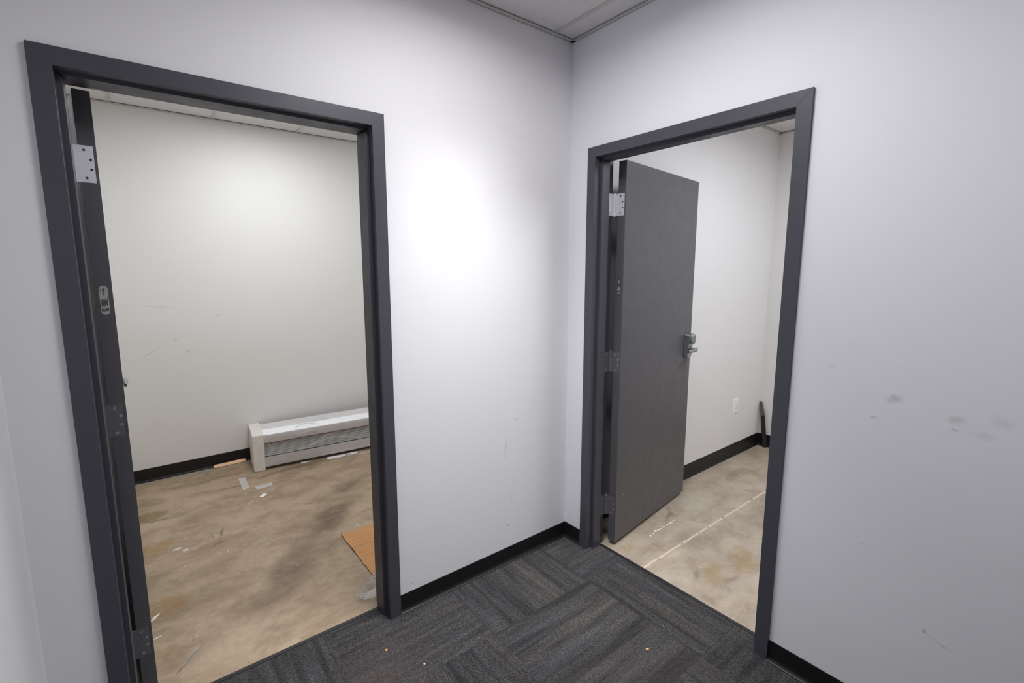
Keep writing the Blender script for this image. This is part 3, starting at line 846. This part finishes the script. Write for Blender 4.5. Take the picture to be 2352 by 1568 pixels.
# ------------------------------------------------------------------ things on the left room's floor
def flat(name, pts, th, mat, label, cat, group=None, z=FZ, curl=0.0, mats=None):
    cx = sum(p[0] for p in pts) / len(pts); cy = sum(p[1] for p in pts) / len(pts)
    bm = bmesh.new()
    # subdivide quad for curl
    n = 8
    if len(pts) == 4:
        vt, vb = {}, {}
        for i in range(n + 1):
            for j in range(3):
                s, t = i / n, j / 2
                x = (1 - s) * (1 - t) * pts[0][0] + s * (1 - t) * pts[1][0] + s * t * pts[2][0] + (1 - s) * t * pts[3][0]
                y = (1 - s) * (1 - t) * pts[0][1] + s * (1 - t) * pts[1][1] + s * t * pts[2][1] + (1 - s) * t * pts[3][1]
                h = curl * (2 * abs(s - 0.5)) ** 2 * (0.6 + 0.4 * mnoise.noise(Vector((x * 30, y * 30, 0))))
                vt[i, j] = bm.verts.new((x - cx, y - cy, max(h, 0) + th)); vb[i, j] = bm.verts.new((x - cx, y - cy, max(h, 0)))
        for i in range(n):
            for j in range(2):
                bm.faces.new((vt[i, j], vt[i + 1, j], vt[i + 1, j + 1], vt[i, j + 1]))
                bm.faces.new((vb[i, j], vb[i, j + 1], vb[i + 1, j + 1], vb[i + 1, j]))
        for i in range(n):
            bm.faces.new((vt[i, 0], vb[i, 0], vb[i + 1, 0], vt[i + 1, 0])); bm.faces.new((vt[i, 2], vt[i + 1, 2], vb[i + 1, 2], vb[i, 2]))
        for j in range(2):
            bm.faces.new((vt[0, j], vt[0, j + 1], vb[0, j + 1], vb[0, j])); bm.faces.new((vt[n, j], vb[n, j], vb[n, j + 1], vt[n, j + 1]))
    bmesh.ops.recalc_face_normals(bm, faces=bm.faces[:])
    me = bpy.data.meshes.new(name); bm.to_mesh(me); bm.free(); me.materials.append(mat)
    o = bpy.data.objects.new(name, me); col.objects.link(o); o.location = (cx, cy, z + 0.0002)
    return tag(o, label, cat, group)

flat('tape_strip', [(-1.425, 1.853), (-1.380, 1.862), (-1.375, 2.080), (-1.420, 2.095)], 0.0008, mat_tape, 'clear tape strip on the concrete pointing towards the heater', 'tape', 'tape strips', curl=0.004)
flat('tape_strip', [(-1.345, 1.795), (-1.237, 1.800), (-1.232, 1.860), (-1.342, 1.855)], 0.0008, mat_tape, 'clear tape strip lying parallel to the heater', 'tape', 'tape strips', curl=0.004)
flat('paper_scrap', [(-1.352, 1.655), (-1.325, 1.637), (-1.295, 1.672), (-1.318, 1.695)], 0.0015, mat_paper, 'small white paper scrap alone on the concrete in front of the heater', 'paper', curl=0.006)
flat('paper_scrap', [(-0.955, 2.09), (-0.89, 2.085), (-0.87, 2.105), (-0.95, 2.115)], 0.001, mat_paper, 'small crinkled white paper under the heater front edge', 'paper', curl=0.006)
sl = flat('instruction_sheet', [(-0.755, 2.035), (-0.50, 2.018), (-0.49, 2.060), (-0.745, 2.085)], 0.0012, mat_paper, 'long white paper slip printed blue sticking out under the heater', 'paper', curl=0.004)
MB().box(0.02, 0.10, -0.016, 0.0, 0.0018, 0.0021).build('print_patch', mat_print, sl, rz=R(-4))
flat('film_strip', [(-0.49, 1.985), (-0.25, 1.975), (-0.25, 2.00), (-0.49, 2.01)], 0.0006, mat_tape, 'narrow clear plastic strip beside the printed paper slip', 'tape', curl=0.003)

# wooden paint stick against the baseboard
b = MB()
pts = []
for i in range(9):
    a = math.pi / 2 + math.pi * i / 8
    pts.append((0.015 * math.cos(a), 0.015 * math.sin(a)))
pts = [(x, y) for x, y in pts] + [(0.205 + 0.015 * math.cos(-math.pi / 2 + math.pi * i / 8), 0.015 * math.sin(-math.pi / 2 + math.pi * i / 8)) for i in range(9)]
b.prism([(x, y, 0) for x, y in pts], (0, 0, 0), (0, 0, 0.006))
o = b.build('wooden_stick', mat_wood, bevel=0.001)
o.rotation_euler = (R(38), 0, R(2)); o.location = (-1.53, 2.424, FZ + 0.0102)
tag(o, 'bare pine stick with rounded ends lying along the black baseboard', 'stick')

# cardboard sheet
def cardboard():
    bm = bmesh.new()
    x0, x1, yy0, yy1 = -1.062, -0.50, 0.345, 0.826
    nx, ny = 12, 16
    T, Bt = {}, {}
    for i in range(nx + 1):
        for j in range(ny + 1):
            x = x0 + (x1 - x0) * i / nx; y = yy0 + (yy1 - yy0) * j / ny
            if i == 0: x += 0.004 * mnoise.noise(Vector((3, y * 40, 0)))
            h = 0.002 + 0.010 * math.exp(-((y - 0.634) / 0.05) ** 2) * (1 - i / nx) * 0.5 + 0.004 * (1 - i / nx) * abs(mnoise.noise(Vector((0, y * 6, 2))))
            h += 0.008 * math.exp(-((y - 0.826) / 0.03) ** 2 - ((x - x0) / 0.03) ** 2)
            T[i, j] = bm.verts.new((x - x0, y - yy0, h + 0.0035)); Bt[i, j] = bm.verts.new((x - x0, y - yy0, h - 0.001 if h > 0.002 else 0))
    for i in range(nx):
        for j in range(ny):
            bm.faces.new((T[i, j], T[i + 1, j], T[i + 1, j + 1], T[i, j + 1]))
            bm.faces.new((Bt[i, j], Bt[i, j + 1], Bt[i + 1, j + 1], Bt[i + 1, j]))
    for i in range(nx):
        for j in (0, ny): bm.faces.new((T[i, j], Bt[i, j], Bt[i + 1, j], T[i + 1, j])).material_index = 1
    for j in range(ny):
        for i in (0, nx): bm.faces.new((T[i, j], Bt[i, j], Bt[i, j + 1], T[i, j + 1])).material_index = 1
    bmesh.ops.recalc_face_normals(bm, faces=bm.faces[:])
    me = bpy.data.meshes.new('cardboard_sheet'); bm.to_mesh(me); bm.free()
    me.materials.append(mat_card); me.materials.append(mat_card_edge)
    o = bpy.data.objects.new('cardboard_sheet', me); col.objects.link(o); o.location = (x0, yy0, FZ + 0.0005)
    tag(o, 'flattened brown cardboard sheet on the concrete behind the right jamb', 'cardboard')
cardboard()

# crumpled clear bag
def bag():
    bm = bmesh.new()
    bmesh.ops.create_icosphere(bm, subdivisions=5, radius=1)
    for v in bm.verts:
        d = v.co.normalized()
        n1 = mnoise.noise(d * 1.6 + Vector((2, 0, 0))); n2 = mnoise.noise(d * 4.5); n3 = abs(mnoise.noise(d * 5.5))
        k = 1 + 0.25 * n1 + 0.22 * n2 - 0.22 * n3
        p = Vector((d.x * 0.145 * k, d.y * 0.058 * k, d.z * 0.045 * k))
        # a peak of film rising beside the jamb
        if d.z > 0: p.z += 0.12 * math.exp(-((d.x - 0.25) / 0.28) ** 2 - (d.y / 0.5) ** 2) * (1 + 0.3 * n2)
        p.z = max(p.z + 0.028, 0.0008 + 0.0006 * n3)
        v.co = p
    me = bpy.data.meshes.new('plastic_bag'); bm.to_mesh(me); bm.free(); me.materials.append(mat_bag)
    for p in me.polygons: p.use_smooth = True
    o = bpy.data.objects.new('plastic_bag', me); col.objects.link(o)
    o.location = (-1.035, 0.238, FZ); o.rotation_euler = (0, 0, R(12))
    tag(o, 'crumpled clear plastic bag on the floor just inside the left doorway', 'plastic bag')
bag()

# paint flakes and crumbs: little irregular chips
def chip(name, x, y, z, r, mat, label, cat, group, seed):
    rnd = random.Random(seed)
    bm = bmesh.new()
    bmesh.ops.create_icosphere(bm, subdivisions=2, radius=1)
    for v in bm.verts:
        k = 1 + 0.45 * mnoise.noise(v.co * 1.7 + Vector((seed, 0, 0)))
        v.co = Vector((v.co.x * r * k, v.co.y * r * 0.7 * k, max(v.co.z * r * 0.4 * k + r * 0.3, 0)))
    me = bpy.data.meshes.new(name); bm.to_mesh(me); bm.free(); me.materials.append(mat)
    o = bpy.data.objects.new(name, me); col.objects.link(o)
    o.location = (x, y, z); o.rotation_euler = (0, 0, rnd.random() * 6)
    tag(o, label, cat, group)
chip('crumb', -1.214, -0.163, 0, 0.0062, mat_crumb, 'yellow crumb on the carpet near the left doorway', 'crumb', 'crumbs on the carpet', 1)
chip('crumb', -0.347, -0.821, 0, 0.0065, mat_crumb, 'yellow crumb on the carpet near the right doorway', 'crumb', 'crumbs on the carpet', 2)
chip('lint_speck', -1.122, -0.321, 0, 0.005, mat_plaster, 'white speck on the carpet beyond the left jamb foot', 'speck', None, 3)
for i, (x, y) in enumerate(((-1.43, 1.60), (-1.41, 1.612), (-1.44, 1.49), (-1.43, 1.32), (-1.63, 1.06), (-0.94, 0.885), (-0.955, 0.878), (-1.56, 2.31), (-1.42, 1.765))):
    chip('plaster_flake', x, y, FZ, 0.0035 + 0.0015 * (i % 3), mat_plaster, 'tiny white plaster flake on the brown concrete of the left room', 'flake', 'plaster flakes on the left room floor', 10 + i)

# ------------------------------------------------------------------ right room: wall plate and black post
op = empty('wall_outlet', (2.022, 0, 0.430))
tag(op, 'white outlet plate on the wall of the right room', 'wall outlet')
b = MB(); b.loft([(-0.037, 0, -0.062), (0.037, 0, -0.062), (0.037, 0, 0.062), (-0.037, 0, 0.062)], [(-0.034, -0.006, -0.059), (0.034, -0.006, -0.059), (0.034, -0.006, 0.059), (-0.034, -0.006, 0.059)])
b.build('cover_plate', mat_outlet, op, bevel=0.0015)
for zc in (-0.020, 0.020):
    r_ = MB()
    r_.cyl((0, -0.006, zc), (0, -1, 0), 0.0165, 0.0012, 24)
    ro = r_.build('receptacle', mat_outlet, op)
    s = MB()
    s.box(-0.0075, -0.0058, -0.0075, -0.0070, zc - 0.002, zc + 0.006); s.box(0.0058, 0.0075, -0.0075, -0.0070, zc - 0.002, zc + 0.006)
    s.cyl((0, -0.0071, zc - 0.008), (0, -1, 0), 0.0024, 0.0004, 10)
    s.build('slots', mat_slot, ro)
MB().cyl((0, -0.006, 0), (0, -1, 0), 0.0028, 0.0012, 12).build('screw', mat_slot, op)

# bent black steel bar standing in the far corner of the right room
b = MB()
secs = [(2.440, -0.082, 0.0, 0.0165, 0.009), (2.441, -0.077, 0.05, 0.0165, 0.009), (2.447, -0.044, 0.285, 0.0165, 0.009)]
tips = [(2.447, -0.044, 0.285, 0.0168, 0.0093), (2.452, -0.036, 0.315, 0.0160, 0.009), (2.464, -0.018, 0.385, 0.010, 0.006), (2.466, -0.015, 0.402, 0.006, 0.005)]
ang = R(-58)
def bar_rings(S_):
    out = []
    for (x, y, z, hw, ht_) in S_:
        ex = Vector((math.cos(ang), math.sin(ang), 0)); ey = Vector((-ex.y, ex.x, 0))
        out.append([Vector((x - 2.440, y + 0.082, z)) + ex * a * hw + ey * c_ * ht_ for a, c_ in ((-1, -1), (1, -1), (1, 1), (-1, 1))])
    return out
b.rings(bar_rings(secs))
o = b.build('steel_bar', mat_black, bevel=0.0012)
o.location = (2.440, -0.082, FZ)
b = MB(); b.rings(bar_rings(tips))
tp = b.build('tapered_tip', Mat('lit_tip_grey', S(74, 76, 74), 0.5).m, o, bevel=0.0012)  # paler grey stands in for light caught by the tilted upper face
tp['label'] = 'tapered upper end, coloured grey for the light on its tilted face'
tag(o, 'bent black steel bar leaning in the far corner of the right room', 'metal bar')
